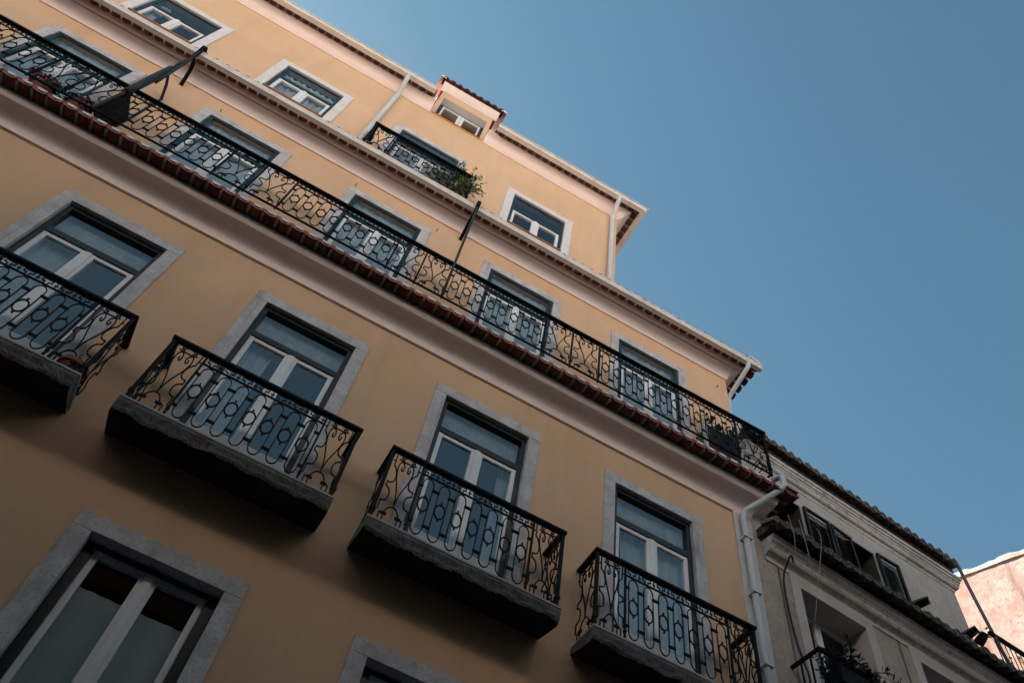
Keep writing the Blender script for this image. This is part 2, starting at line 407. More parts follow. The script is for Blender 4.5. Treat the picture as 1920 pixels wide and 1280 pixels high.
def opening(parent, name, cx, z0, zt_i, zt_o, hw_i, hw_o, style, seed=0, sill=None):
    """stone-framed window or french door: frame part with surround, leaves, panes, curtain and room as sub-parts"""
    key = (name, style, round(zt_i - z0, 3), round(hw_i, 3), sill is None)
    H = zt_i - z0
    S = dict(B=dict(fm=DARKF, st=STONE, gl=GLASS, tr=0.47, fy=0.03, fw=0.05, head=0.055),
             C=dict(fm=TEAL, st=STONE, gl=GLASS, tr=0.52, fy=0.0, fw=0.055, head=0.035),
             D=dict(fm=TEAL, st=STONE_L, gl=GLASS_U, tr=0.44, fy=0.012, fw=0.05, head=0.04),
             A=dict(fm=DARKF, st=STONE, gl=GLASS_A, tr=0.0, fy=0.085, fw=0.075, head=0.03))[style]
    fy, fw, tr = S['fy'], S['fw'], S['tr']
    # dark outer frame
    def mk_frame():
        mb = MB(); e = 0.004
        y0, y1 = fy, fy + 0.085
        mb.box(-hw_i + e, -hw_i + e + fw, y0, y1, 0.004, H - e); mb.box(hw_i - e - fw, hw_i - e, y0, y1, 0.004, H - e)
        mb.box(-hw_i + e + fw, hw_i - e - fw, y0 + .002, y1 if style in 'AB' else y0 + .03, H - e - S['head'], H - e)
        if tr: mb.box(-hw_i + e + fw, hw_i - e - fw, y0 + .004, y1 - .004, H - tr - 0.075, H - tr)
        if style in 'BC':   # thin inner bead round the fanlight
            mb.box(-hw_i + e + fw, hw_i - e - fw, y0 + .014, y0 + .04, H - tr, H - tr + .016)
        mb.box(-hw_i + e + fw, hw_i - e - fw, y0 + .002, y1, 0.004, 0.03)
        return mesh_of(mb, name, S['fm'])
    fr = put(name, cached(key + ('f',), mk_frame), parent); fr.location = (cx, 0, z0)
    sm = surround_mesh(hw_o, hw_i, 0, zt_o - z0, H, sill=sill, seed=seed)
    so_ = sm.build("stone_surround", S['st'], fr, bevel=0.004)
    ztop = H - 0.004 - S['head'] if not tr else H - tr - 0.075
    xi = hw_i - 0.004 - fw
    ly0, ly1 = fy + 0.018, fy + 0.07
    ms = 0.055
    z_b = 0.03
    bot = 0.52 if style == 'B' else 0.3 if style == 'C' else (0.2 if style == 'A' else 0.06)
    def mk_leaf(sgn):
        mb = MB()
        x0, x1 = (-xi, -0.004) if sgn < 0 else (0.004, xi)
        so2, si = 0.05, 0.062
        leaf_frame(mb, x0, x1, z_b, ztop - .002, ly0, ly1, 0.05, bot, so2 if sgn < 0 else si, si if sgn < 0 else so2)
        if bot > .15:
            mb.box(x0 + so2, x1 - so2, ly0 - .006, ly0 + .003, z_b + .05, z_b + bot - .04)
        # glazing bead
        if sgn < 0: mb.box(-0.03, 0.03, ly0 - 0.016, ly0 - .001, z_b + .01, ztop - .012)
        return mesh_of(mb, "door_leaf" if style in 'BC' else "casement", PVC)
    def mk_pane(x0, x1, za, zb, y, nm):
        mb = MB().box(x0, x1, y, y + .006, za, zb); return mesh_of(mb, nm, S['gl'])
    for sgn in (-1, 1):
        nm = "door_leaf" if style in 'BC' else "casement"
        lf = put(nm, cached(key + ('l', sgn), lambda: mk_leaf(sgn)), fr, bevel=0.004)
        x0, x1 = (-xi + .045, -.06) if sgn < 0 else (.06, xi - .045)
        pn = put("glass_pane", cached(key + ('p', sgn), lambda: mk_pane(x0, x1, z_b + bot - .01, ztop - .045, ly0 + .022, "glass_pane")), fr)
    if tr:
        put("fanlight_pane", cached(key + ('t',), lambda: mk_pane(-xi - .003, xi + .003, H - tr - .003, H - S['head'] - .001, fy + (.04 if style == 'B' else .010), "fanlight_pane")), fr)
    # room box with a curtain
    def mk_room():
        mb = MB(); a = hw_i + .25; y0, y1 = fy + 0.088, fy + 1.3
        P = [(-a, y0, -.1), (a, y0, -.1), (a, y0, H + .2), (-a, y0, H + .2), (-a, y1, -.1), (a, y1, -.1), (a, y1, H + .2), (-a, y1, H + .2)]
        mb.add(P, [(0, 1, 5, 4), (3, 7, 6, 2), (0, 4, 7, 3), (1, 2, 6, 5), (4, 5, 6, 7)])
        return mesh_of(mb, "room_interior", ROOM)
    put("room_interior", cached(key + ('r',), mk_room), fr)
    return fr, dict(H=H, xi=xi, fy=fy, ztop=ztop, zb=z_b + bot)

def add_curtain(fr, info, x0, x1, seed, m=None, z0=None, z1=None, dy=0.16, amp=.018):
    mb = curtain_mesh(0, z0 if z0 is not None else 0.05, z1 if z1 is not None else info['H'] - .05, info['fy'] + dy, x0, x1, seed, amp)
    return mb.build("curtain", m or CURTAIN, fr, smooth=True)

# ------------------------------------------------------------------ iron railing patterns
BW, BT = 0.0108, 0.009
def scroll_panel(mb, W, H, fr):
    q = lambda L: [(u * W, v * H) for u, v in L]
    mir = lambda L: [(1 - u, v) for u, v in L]
    heart = [(.5, .27), (.465, .38), (.40, .49), (.315, .60), (.255, .71), (.24, .79), (.265, .855), (.325, .885), (.39, .87), (.43, .825), (.425, .775), (.39, .755), (.355, .775), (.36, .81)]
    wave = [(.10, .86), (.10, .79), (.16, .765), (.235, .70), (.265, .63), (.235, .565), (.16, .54), (.06, .535)]
    wave2 = [(.06, .47), (.11, .465), (.20, .43), (.235, .36), (.205, .295), (.12, .27), (.04, .265)]
    step = [(.09, .97), (.09, .86), (.02, .86)]
    arch = [(.27, .0), (.27, .125), (.31, .17), (.39, .215), (.5, .23), (.61, .215), (.69, .17), (.73, .125), (.73, .0)]
    for L in (heart, wave, wave2):
        s = spline(L, 4)
        mb.ribbon(q(s), BW, BT, fr); mb.ribbon(q(mir(s)), BW, BT, fr)
    for L in (step, [(.06, .54), (.06, .465)], [(.04, .27), (.04, .14)]):
        mb.ribbon(q(L), BW, BT, fr); mb.ribbon(q(mir(L)), BW, BT, fr)
    mb.ribbon(q(spline(arch, 3)), BW, BT, fr)
    for u in (.2, .8):
        mb.ribbon(q([(u - .07, .0), (u - .07, .11), (u + .03, .11)]) if u < .5 else q([(u + .07, .0), (u + .07, .11), (u - .03, .11)]), BW, BT, fr)
    for u in (.27, .73):
        mb.ribbon(q([(u - .09, .115), (u + .09, .115)]), .026, BT * 1.7, fr)
    mb.ribbon(q([(.5, .23), (.5, .28)]), BW, BT, fr)
    # stepped key under the handrail
    key = [(.2, .905), (.36, .905), (.36, .935), (.27, .935), (.27, .965), (.42, .965), (.42, 1.0)]
    mb.ribbon(q(key), BW, BT, fr); mb.ribbon(q(mir(key)), BW, BT, fr)
    mb.ribbon(q([(.27, .895), (.73, .895)]), BW, BT, fr)

def oval_panel(mb, W, H, n, fr):
    p = W / n; hw = p * .315; vt = .855 * H
    for i in range(n):
        c = (i + .5) * p
        pts = []
        for k in range(9):
            a = math.pi - math.pi * k / 8; pts.append((c + hw * math.cos(a), vt - hw * 1.7 - .012 + hw * 1.7 * math.sin(a)))
        lo = .045 * H + hw * 1.7
        for k in range(9):
            a = -math.pi * k / 8; pts.append((c + hw * math.cos(a), lo + hw * 1.7 * math.sin(a)))
        mb.ribbon(pts + [pts[0]], BW * .82, BT, fr)
        cz = .46 * H; rr = hw * .93; rv = rr * 1.8
        mb.ribbon([(c + rr * math.cos(2 * math.pi * k / 22), cz + rv * math.sin(2 * math.pi * k / 22)) for k in range(22)], BW * 1.2, BT * 1.2, fr, True)
        for s in (-1, 1):
            mb.ribbon([(c, cz + s * rv), (c, cz + s * (rv + .01)), (c, cz + s * (rv + .034))], .016, BT, fr)
        # collars that clip neighbouring ovals together
        for v in (.70, .19):
            x0, x1 = (c + hw, c + p - hw) if i < n - 1 else (c + hw, W)
            mb.ribbon([(x0 - .008, v * H), (x1 + .008, v * H)], .026, BT * 1.7, fr)
            if i == 0: mb.ribbon([(0, v * H), (c - hw + .008, v * H)], .026, BT * 1.7, fr)
        # key pattern above
        x = i * p
        key = [(x, .872), (x + .30 * p, .872), (x + .30 * p, .915), (x + .14 * p, .915), (x + .14 * p, .958), (x + .66 * p, .958), (x + .66 * p, .915), (x + .50 * p, .915), (x + .50 * p, .872)]
        mb.ribbon([(x + .90 * p, .872 * H), (x + .90 * p, .998 * H)], BW * .85, BT, fr)
        mb.ribbon([(x + .80 * p, .915 * H), (x + 1.0 * p, .915 * H)], BW * .85, BT, fr)
        mb.ribbon([(u, v * H) for u, v in key], BW * .85, BT, fr)
    mb.ribbon([(0, .865 * H), (W, .865 * H)], .016, BT * 1.5, fr)

def railing(parent, name, segs, xa, xb, d, z0, H, left=True, right=True, back=0.0, posts=()):
    """segs: (kind, x0, x1, n). part with handrail, bottom rail, posts and infill panels as sub-parts"""
    mb = MB()
    hz0, hz1 = z0 + H - .034, z0 + H
    mb.box(xa - .01, xb + .01, -d - .010, -d + .010, z0, z0 + .022)
    if left: mb.box(xa - .010, xa + .010, -d + .012, back, z0, z0 + .022)
    if right: mb.box(xb - .010, xb + .010, -d + .012, back, z0, z0 + .022)
    rail = mb.build(name, IRON, parent)
    mb = MB()
    hw = .03
    mb.box(xa - hw, xb + hw, -d - hw, -d + hw, hz0, hz1)
    if left: mb.box(xa - hw, xa + hw, -d + hw, back, hz0, hz1)
    if right: mb.box(xb - hw, xb + hw, -d + hw, back, hz0, hz1)
    mb.build("handrail", IRON, rail, bevel=.004)
    zi0, Hi = z0 + .018, H - .034 - .016
    for s in segs:
        f = (lambda x0: (lambda u, v, k: (x0 + u, -d + k, zi0 + v)))(s[1])
        mb = MB()
        if s[0] == 'h': scroll_panel(mb, s[2] - s[1], Hi, f); mb.build("scroll_panel", IRON, rail)
        else: oval_panel(mb, s[2] - s[1], Hi, s[3], f); mb.build("oval_panel", IRON, rail)
    for ok, x in ((left, xa), (right, xb)):
        if not ok: continue
        L = back + d
        f = (lambda x0: (lambda u, v, k: (x0 + k, -d + u, zi0 + v)))(x)
        mb = MB(); scroll_panel(mb, L, Hi, f); mb.build("side_scroll_panel", IRON, rail)
    for x, w in posts:
        mb = MB().box(x - w, x + w, -d - w * .98, -d + w * .98, z0 - .02, hz0 + .002)
        mb.box(x - w * 1.5, x + w * 1.5, -d - w * 1.5, -d + w * 1.5, z0 + .10, z0 + .125)
        mb.build("post", IRON, rail)
    return rail

def slab_mesh(W, D, T, seed):
    rnd = random.Random(seed); mb = MB(); n = 120
    prof = [(0.0, 0.0, 0), (D, 0.0, 0), (D + .004, -.03, .003), (D - .002, -.05, .006), (D - .010, -.075, .010), (D - .014, -.105, .013), (D - .026, -.128, .014), (D - .055, -T + .004, .010), (D * .45, -T * .70, .004), (0, -.052, 0)]
    off = [0.0] * len(prof); rings = []
    low = [0.0] * 40
    ph = [rnd.uniform(0, 6.3) for _ in range(6)]
    for i in range(n + 1):
        x = -W / 2 + W * i / n; r = []
        for j, (d, z, jt) in enumerate(prof):
            w = sum(math.sin(x * f + ph[k] + j * .7) for k, f in enumerate((3.1, 7.3, 15.7, 29.0))) / 4
            ex = rnd.uniform(-1, 1)
            r.append((x, -(d + jt * (w * 1.2 + ex * .40)), z + jt * (w * 1.1 + ex * .35)))
        rings.append(r)
    np_ = len(prof)
    mb.loft(rings)
    for q in range(n * np_):          # darker material on the underside, behind the broken stone edge
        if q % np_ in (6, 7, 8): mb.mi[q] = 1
    return mb

# ------------------------------------------------------------------ foliage
def leaf(mb, p, dirv, L, W, rnd):
    d = Vector(dirv).normalized(); s = d.cross(Vector((rnd.uniform(-1, 1), rnd.uniform(-1, 1), rnd.uniform(-.4, 1))))
    if s.length < 1e-3: s = Vector((1, 0, 0))
    s.normalize(); nrm = d.cross(s); p = Vector(p)
    a = [p, p + d * L * .35 + s * W * .5 + nrm * L * .04, p + d * L * .72 + s * W * .36 + nrm * L * .02, p + d * L - nrm * L * .1,
         p + d * L * .72 - s * W * .36 + nrm * L * .02, p + d * L * .35 - s * W * .5 + nrm * L * .04, p + d * L * .5 - nrm * L * .03]
    mb.add(a, [(0, 1, 6), (1, 2, 6), (2, 3, 6), (3, 4, 6), (4, 5, 6), (5, 0, 6)])

def plant(mb_leaf, mb_stem, base, tips, rnd, leaf_L=.07, leaf_W=.02, per=14, r=.004):
    for t in tips:
        b = Vector(base) + Vector((rnd.uniform(-.05, .05), rnd.uniform(-.04, .04), 0)); t = Vector(t)
        mid = (b + t) / 2 + Vector((rnd.uniform(-.06, .06), rnd.uniform(-.04, .04), rnd.uniform(.0, .10)))
        pts = [Vector(q) for q in spline([tuple(b), tuple(mid), tuple(t)], 6)]
        mb_stem.tube(pts, [r * (1 - .6 * i / len(pts)) for i in range(len(pts))], 5)
        for i in range(per):
            k = rnd.uniform(.3, 1.0); a = k * (len(pts) - 1); i0 = min(int(a), len(pts) - 2)
            p = pts[i0].lerp(pts[i0 + 1], a - i0)
            ax = (pts[i0 + 1] - pts[i0]).normalized()
            dv = ax * rnd.uniform(.1, .9) + Vector((rnd.uniform(-1, 1), rnd.uniform(-1, 1), rnd.uniform(-.7, .6)))
            leaf(mb_leaf, p, dv, leaf_L * rnd.uniform(.6, 1.25), leaf_W * rnd.uniform(.7, 1.2), rnd)

# ================================================================== GROUND
def ground():
    mb = MB(); mb.add([(-300, -300, 0), (300, -300, 0), (300, 300, 0), (-300, 300, 0)], [(0, 1, 2, 3)])
    tag(mb.build("street", ASPHALT), kind="structure")
    mb = MB(); mb.box(-60, 60, -1.15, -.02, -.05, .12)
    tag(mb.build("pavement", PAVE), kind="structure")
    mb = MB(); mb.box(-60, 60, -6.59, -6.1, -.05, .12)
    tag(mb.build("pavement", PAVE), kind="structure")
    for y0, y1 in ((-1.29, -1.152), (-6.098, -5.96)):
        mb = MB()
        for i in range(60): mb.box(-60 + i * 2 + .004, -58 + i * 2 - .004, y0, y1, -.05, .124)
        tag(mb.build("kerb", GRANITE, bevel=.01), kind="structure")
ground()

# ================================================================== YELLOW BUILDING
XW = -32.0
XL, XC, XD = -14.0, 5.20, 3.19
yb = tag(empty("yellow_building"), "large ochre apartment building with pink plaster cornices and black iron balconies", "building")

B_X = [-2.62, -.465, 1.665, 3.815]
C_X = [-4.64, -2.535, -.41, 1.70, 3.80]
D_X = [-4.60, -2.475, 1.69]
A_X = [-.48, 1.70]
zB, zC, zD = 6.80, 10.60, 13.50

holes = []
for x in B_X: holes.append((x - .555, x + .555, zB, 9.34))
for x in C_X: holes.append((x - .55, x + .55, zC, 12.53))
for x in D_X: holes.append((x - .52, x + .52, 14.14, 15.39))
holes.append((-.395 - .56, -.395 + .56, zD, 15.42))
for x in A_X: holes.append((x - .555, x + .555, 3.9, 5.88))
mb = MB()
wall_mesh(mb, (XW, XC), (0, 13.05), [h for h in holes if h[3] < 13])
dh = [h for h in holes if h[3] > 13] + [(-.70, .31, 16.80, 17.2)]
wall_mesh(mb, (XW, XD), (13.05, 17.0), [h if h[3] < 17 else (h[0], h[1], h[2], 17.0) for h in dh])
mb.add([(XC, 0, 0), (XC, 9, 0), (XC, 9, 13.05), (XC, 0, 13.05)], [(0, 1, 2, 3)])
mb.add([(XD, 0, 13.05), (XD, 9, 13.05), (XD, 9, 17), (XD, 0, 17)], [(0, 1, 2, 3)])
mb.add([(XW, 0, 0), (XW, 9, 0), (XW, 9, 17), (XW, 0, 17)], [(0, 1, 2, 3)])
mb.add([(XW, 9, 0), (XD, 9, 0), (XD, 9, 17), (XW, 9, 17)], [(0, 1, 2, 3)])
mb.build("wall", STUCCO, yb)

# pilaster at the right corner
MB().box(4.955, XC + .012, -.03, -.001, 0, 9.90).build("corner_pilaster", WHITEP, yb, bevel=.004)

# cornices ------------------------------------------------------------
def cove(pts, k=6): return spline(pts, k)
c1 = [(.001, 9.893), (.03, 9.896)] + cove([(.031, 9.905), (.035, 9.955), (.051, 10.003), (.088, 10.047), (.145, 10.076), (.21, 10.090), (.252, 10.094)]) + [(.254, 10.10), (.268, 10.115), (.285, 10.19), (.285, 10.205), (.001, 10.26)]
mb = MB(); sweep_cornice(mb, c1, XL, XC, 6.0); mb.build("lower_cornice", PINK, yb)
c2 = [(.001, 13.008), (.022, 13.010)] + cove([(.023, 13.018), (.027, 13.07), (.042, 13.12), (.072, 13.163), (.11, 13.192), (.138, 13.205)]) + [(.146, 13.222), (.152, 13.226)] + cove([(.154, 13.228), (.178, 13.232), (.198, 13.246), (.205, 13.262)]) + [(.213, 13.266), (.226, 13.30), (.235, 13.31), (.001, 13.33)]
mb = MB(); sweep_cornice(mb, c2, XL, XC, 6.0); mb.build("middle_cornice", PINK, yb)
c3 = [(.001, 16.722), (.024, 16.724)] + cove([(.03, 16.732), (.026, 16.748), (.034, 16.755), (.058, 16.775), (.08, 16.815), (.102, 16.86), (.14, 16.90), (.19, 16.925)]) + [(.196, 16.93), (.206, 16.955), (.206, 16.965), (.001, 16.99)]
mb = MB(); 
rings = [[(x, -d, z) for d, z in c3] for x in (XL, -.735)]
mb.loft(rings)
rings = [[(.345, -d, z) for d, z in c3], [(XD + d, -d, z) for d, z in c3], [(XD + d, 6.0, z) for d, z in c3]]
mb.loft(rings)
mb.build("top_cornice", PINK, yb)

# eaves ----------------------------------------------------------------
mb = MB()
n1 = 118
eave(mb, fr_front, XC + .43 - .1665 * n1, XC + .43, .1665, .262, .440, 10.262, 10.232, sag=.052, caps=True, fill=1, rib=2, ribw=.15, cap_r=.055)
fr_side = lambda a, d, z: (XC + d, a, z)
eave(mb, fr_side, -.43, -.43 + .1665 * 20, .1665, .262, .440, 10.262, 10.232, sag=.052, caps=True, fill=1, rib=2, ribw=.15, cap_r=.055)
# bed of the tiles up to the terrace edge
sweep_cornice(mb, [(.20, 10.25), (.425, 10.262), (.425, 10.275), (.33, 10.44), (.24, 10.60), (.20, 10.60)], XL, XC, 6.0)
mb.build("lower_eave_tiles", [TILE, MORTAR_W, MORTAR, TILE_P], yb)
mb = MB()
eave(mb, fr_front, XC + .40 - .155 * 124, XC + .40, .155, .215, .40, 13.335, 13.25, sag=.07, caps=False, fill=0, rib=1, ribw=.14)
eave(mb, fr_side, -.40, -.40 + .155 * 20, .155, .215, .40, 13.325, 13.265, sag=.055, caps=False, fill=0, rib=1, ribw=.2)
mb.build("middle_eave_tiles", [TILE, MORTAR, PINK, TILE_P], yb)
mb = MB()
k0 = XD + .38
eave(mb, fr_front, k0 - .153 * 20, k0 - .03, .153, .19, .38, 16.995, 16.925, sag=.05, caps=False, fill=0, rib=1, ribw=.27)
mb.build("top_eave_tiles", [TILE, MORTAR, MORTAR, TILE_P], yb)
mb = MB()
kL = -.80
eave(mb, fr_front, kL - .153 * 86, kL, .153, .19, .38, 16.995, 16.925, sag=.05, caps=False, fill=0, rib=1, ribw=.27)
mb.build("top_eave_tiles", [TILE, MORTAR, MORTAR, TILE_P], yb)
mb = MB()
fr_side3 = lambda a, d, z: (XD + d, a, z)
eave(mb, fr_side3, -.38, -.38 + .153 * 26, .153, .19, .38, 16.995, 16.925, sag=.05, caps=False, fill=0, rib=1, ribw=.27)
mb.build("top_eave_tiles", [TILE, MORTAR, MORTAR, TILE_P], yb)

# roofs and terraces -----------------------------------------------------
mb = MB(); mb.box(XL, XC + .24, -.24, -.003, 10.50, 10.598); mb.build("terrace_floor", MORTAR, yb)
def roof_sheet(mb, x0, x1, d0, z0, y1, z1, pitch=.155):
    n = int((x1 - x0) / pitch * 6); A = []; B = []
    for i in range(n + 1):
        x = x0 + (x1 - x0) * i / n; h = .03 * math.cos(2 * math.pi * (x - x0) / pitch)
        A.append((x, -d0, z0 + h)); B.append((x, y1, z1 + h))
    mb.grid([A, B])
mb = MB(); roof_sheet(mb, XL, XC + .38, .36, 13.37, -.003, 13.50)
roof_sheet(mb, XD + .002, XC + .38, -.004, 13.50, 4, 14.6)
mb.build("setback_roof", ROOF, yb)
mb = MB()
mb.add([(XW, -.36, 16.99), (-.80, -.36, 16.99), (-.80, 5.0, 19.2), (XW, 5.0, 19.2)], [(0, 1, 2, 3)])
mb.add([(.46, -.36, 16.99), (XD + .36, -.36, 16.99), (-1.0, 4.6, 19.0), (.46, 4.6, 19.0)], [(0, 1, 2, 3)])
mb.add([(XD + .36, -.36, 16.99), (XD + .36, 9, 16.99), (-1.0, 4.6, 19.0)], [(0, 1, 2)])
mb.add([(-.80, .1, 17.18), (.46, .1, 17.18), (.46, 4.6, 19.0), (-.80, 5, 19.2)], [(0, 1, 2, 3)])
mb.build("main_roof", ROOF, yb)

# gutters -----------------------------------------------------------------
def gutter(name, path, prof):
    """path: list of (x,y,nx,ny) mitred stations"""
    mb = MB(); rings = []
    for (x, y, fx, fy_) in path: rings.append([(x + fx * d, y - fy_ * d if fy_ else y, z) for d, z in prof])
    mb.loft(rings)
    return mb.build(name, GUTTER, yb, bevel=.004)
def gprof(d0, d1, z0, z1, lip=.014):
    t = .006
    return [(d0, z1 - .01), (d0, z0), (d1, z0), (d1, z1 - .055), (d1 + .007, z1 - .05), (d1 + .007, z1 - .018), (d1 + lip, z1 - .014), (d1 + lip, z1), (d1 - t, z1), (d1 - t, z0 + t), (d0 + t, z0 + t), (d0 + t, z1 - .01)]
g2 = gprof(.335, .405, 13.135, 13.243)
gutter("middle_gutter", [(XL, 0, 0, 1), (XC + .405, 0, 0, 1)], g2)
g3 = gprof(.305, .392, 16.842, 16.928, .034)
gutter("top_gutter", [(XL, 0, 0, 1), (-.80, 0, 0, 1)], g3)
gutter("top_gutter", [(.46, 0, 0, 1), (XD, 0, 1, 1), (XD, 5.0, 1, 0)], g3)

# downpipes
def bend(pts, r, name, k=5, mat_=PIPE):
    mb = MB(); P = [Vector(p) for p in pts]; out = [P[0]]
    for i in range(1, len(P) - 1):
        a, b, c = P[i - 1], P[i], P[i + 1]
        l = min((a - b).length, (c - b).length, .11) * .75
        s = b + (a - b).normalized() * l; e = b + (c - b).normalized() * l
        for j in range(k + 1):
            t = j / k; out.append((s * (1 - t) + b * t) * (1 - t) + (b * (1 - t) + e * t) * t)
    out.append(P[-1])
    mb.tube(out, r, 14)
    return mb.build(name, mat_, yb, smooth=True)
bend([(-1.335, -.345, 16.86), (-1.335, -.345, 16.80), (-1.34, -.062, 16.62), (-1.34, -.062, 13.45)], .042, "downpipe")
bend([(3.02, -.345, 16.86), (3.02, -.345, 16.80), (3.06, -.062, 16.60), (3.06, -.062, 13.45)], .042, "downpipe")
bend([(5.36, -.37, 13.14), (5.36, -.37, 13.07), (5.29, .10, 12.72), (5.27, .16, 10.7)], .036, "downpipe")
bend([(5.47, .10, 10.72), (5.50, -.40, 10.55), (5.46, -.45, 10.26), (5.045, -.085, 9.86), (5.045, -.085, 9.6), (5.045, -.085, .2)], .037, "downpipe")
for z in (9.40, 8.55, 7.6, 6.7): MB().box(4.99, 5.10, -.135, -.028, z, z + .03).build("pipe_clip", PIPE, yb)

# balconies -------------------------------------------------------------
# storey A
for i, x in enumerate(A_X):
    fr, inf = opening(yb, "casement_window", x, 3.9, 5.845, 5.99, .51, .655, 'A', seed=40 + i)
    add_curtain(fr, inf, -.5, .5, 70 + i, z1=1.66, dy=.12, amp=.004)
# storey B
cur = [((-.5, .02), None), ((-.5, -.17), None), ((.30, .5), None), ((-.32, .5), None)]
for i, x in enumerate(B_X):
    fr, inf = opening(yb, "french_door", x, zB, 9.305, 9.452, .515, .652, 'B', seed=i)
    (a, b), _ = cur[i]
    add_curtain(fr, inf, a, b, i, dy=.13, z1=inf['ztop'] - .02, amp=.010)
    curtain_mesh(0, inf['ztop'] + .09, inf['H'] + .02, inf['fy'] + .12, -.5, .5, 60 + i, .003).build('fanlight_backing', LACE, fr, smooth=True)  # pale sheet added behind the fanlight to lighten its glass
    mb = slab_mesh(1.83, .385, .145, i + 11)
    sl_ = mb.build("balcony_slab", [SLAB, SLAB_U], yb); sl_.location = (x, 0, 6.785)
    st = MB(); st.box(-.918, .918, -.392, -.374, .001, .022); st.box(-.918, -.90, -.373, -.001, .001, .022); st.box(.90, .918, -.373, -.001, .001, .022)
    st.build("edge_strip", SLAB_E, sl_)
    L, Rr = x - .885, x + .885
    railing(yb, "balcony_railing", [('h', L + .02, L + .30), ('o', L + .315, Rr - .315, 7), ('h', Rr - .30, Rr - .02)], L, Rr, .345, 6.815, .93,
            posts=((L, .015), (Rr, .015), (L + .308, .009), (Rr - .308, .009)))
# storey C
for i, x in enumerate(C_X):
    fr, inf = opening(yb, "french_door", x, zC, 12.49, 12.625, .505, .635, 'C', seed=10 + i)
    add_curtain(fr, inf, -.5, .5, 20 + i, dy=.10, z1=inf['H'] + .05, amp=.008)
bars = [-6.63, -6.26, -5.90, -4.49, -4.11, -3.72, -2.31, -1.91, -1.505, -.085, .29, .665, 2.035, 2.435, 2.84, 4.955, 5.43]
kinds = ['h', 'h', 'o', 'h', 'h', 'o', 'h', 'h', 'o', 'h', 'h', 'o', 'h', 'h', 'o', 'h']
segs = []
for k, (a, b) in enumerate(zip(bars, bars[1:])):
    if kinds[k] == 'o': segs.append(('o', a + .012, b - .012, 12 if b > 4.9 else 8))
    else: segs.append(('h', a + .012, b - .012))
railing(yb, "terrace_railing", segs, -6.63, 5.43, .30, 10.625, .90, left=False, right=True, back=1.2,
        posts=[(x, .011) for x in bars[1:-1]] + [(5.43, .016)])
# storey D windows
for i, x in enumerate(D_X):
    fr, inf = opening(yb, "casement_window", x, 14.14, 15.35, 15.50, .49, .63, 'D', seed=20 + i, sill=.14)
    if i == 1: add_curtain(fr, inf, -.49, .49, 5, LACE, dy=.115, amp=.014)
    if i == 0: add_curtain(fr, inf, -.49, -.30, 6, dy=.14)
    if i == 2: add_curtain(fr, inf, -.49, .49, 8, dy=.5, z1=.75)
    MB().box(-.485, .485, -.055, .09, -.004, .022).build("sill", TERR, fr, bevel=.006)
# storey D door and balcony
fr, inf = opening(yb, "french_door", -.395, zD, 15.385, 15.52, .525, .66, 'C', seed=31)
add_curtain(fr, inf, -.5, .5, 31, dy=.3)
railing(yb, "balcony_railing", [('h', -1.21, -.90), ('o', -.885, .13, 6), ('h', .145, .43)], -1.23, .45, .30, 13.47, .885,
        posts=((-1.23, .014), (.45, .014), (-.892, .010), (.137, .010)))
# fine wire mesh tied behind the upper balcony rail and behind the left terrace scrolls
def wire_mesh(parent, x0, x1, z0, z1, d, step, diag=False):
    mb = MB(); r = .0016
    if diag:
        n = int((x1 - x0 + (z1 - z0)) / step)
        for i in range(n):
            a = x0 - (z1 - z0) + i * step
            for s in (0, 1):
                pa, pb = (a, z0), (a + (z1 - z0), z1)
                ua, ub = pa[0], pb[0]
                t0 = max(0, (x0 - ua) / (ub - ua)); t1 = min(1, (x1 - ua) / (ub - ua))
                if t1 <= t0: continue
                p0 = (ua + (ub - ua) * t0, z0 + (z1 - z0) * t0); p1 = (ua + (ub - ua) * t1, z0 + (z1 - z0) * t1)
                if s: p0 = (p0[0], z0 + z1 - p0[1]); p1 = (p1[0], z0 + z1 - p1[1])
                mb.tube([(p0[0], -d - s * .003, p0[1]), (p1[0], -d - s * .003, p1[1])], r, 4)
    else:
        for i in range(int((x1 - x0) / step) + 1): mb.tube([(x0 + i * step, -d, z0), (x0 + i * step, -d, z1)], r, 4)
        for i in range(int((z1 - z0) / step) + 1): mb.tube([(x0, -d + .004, z0 + i * step), (x1, -d + .004, z0 + i * step)], r, 4)
    return mb.build("wire_mesh", STEEL, parent)
wire_mesh(yb, -.89, .13, 13.5, 14.24, .285, .032)
wire_mesh(yb, -4.49, -3.80, 10.65, 11.45, .283, .06, True)

# dormer above the top cornice
dm = MB()
hole = (-.655, .265, 16.80, 17.83)
wall_mesh(dm, (-.735, .345), (16.70, 18.20), [hole], -.004)
for (x) in (-.735, .345): dm.add([(x, -.004, 16.70), (x, 3.2, 16.70), (x, 3.2, 18.20), (x, -.004, 18.20)], [(0, 1, 2, 3)])
dm = dm.build("dormer", STUCCO, yb)
mb = MB(); x0, x1, za, zb = hole; yb0, yb1 = -.003, .26
mb.add([(x0, yb0, zb), (x1, yb0, zb), (x1, yb1, zb), (x0, yb1, zb)], [(0, 1, 2, 3)])
mb.add([(x0, yb0, za), (x0, yb0, zb), (x0, yb1, zb), (x0, yb1, za)], [(0, 1, 2, 3)])
mb.add([(x1, yb0, za), (x1, yb0, zb), (x1, yb1, zb), (x1, yb1, za)], [(0, 1, 2, 3)])
mb.add([(x0, yb0, za), (x1, yb0, za), (x1, yb1, za), (x0, yb1, za)], [(0, 1, 2, 3)])
mb.build("reveal", WHITEP, dm)
mb = MB(); mb.box(x0 - .04, x1 + .04, -.03, .02, za - .022, za); mb.build("sill", YSILL, dm, bevel=.004)
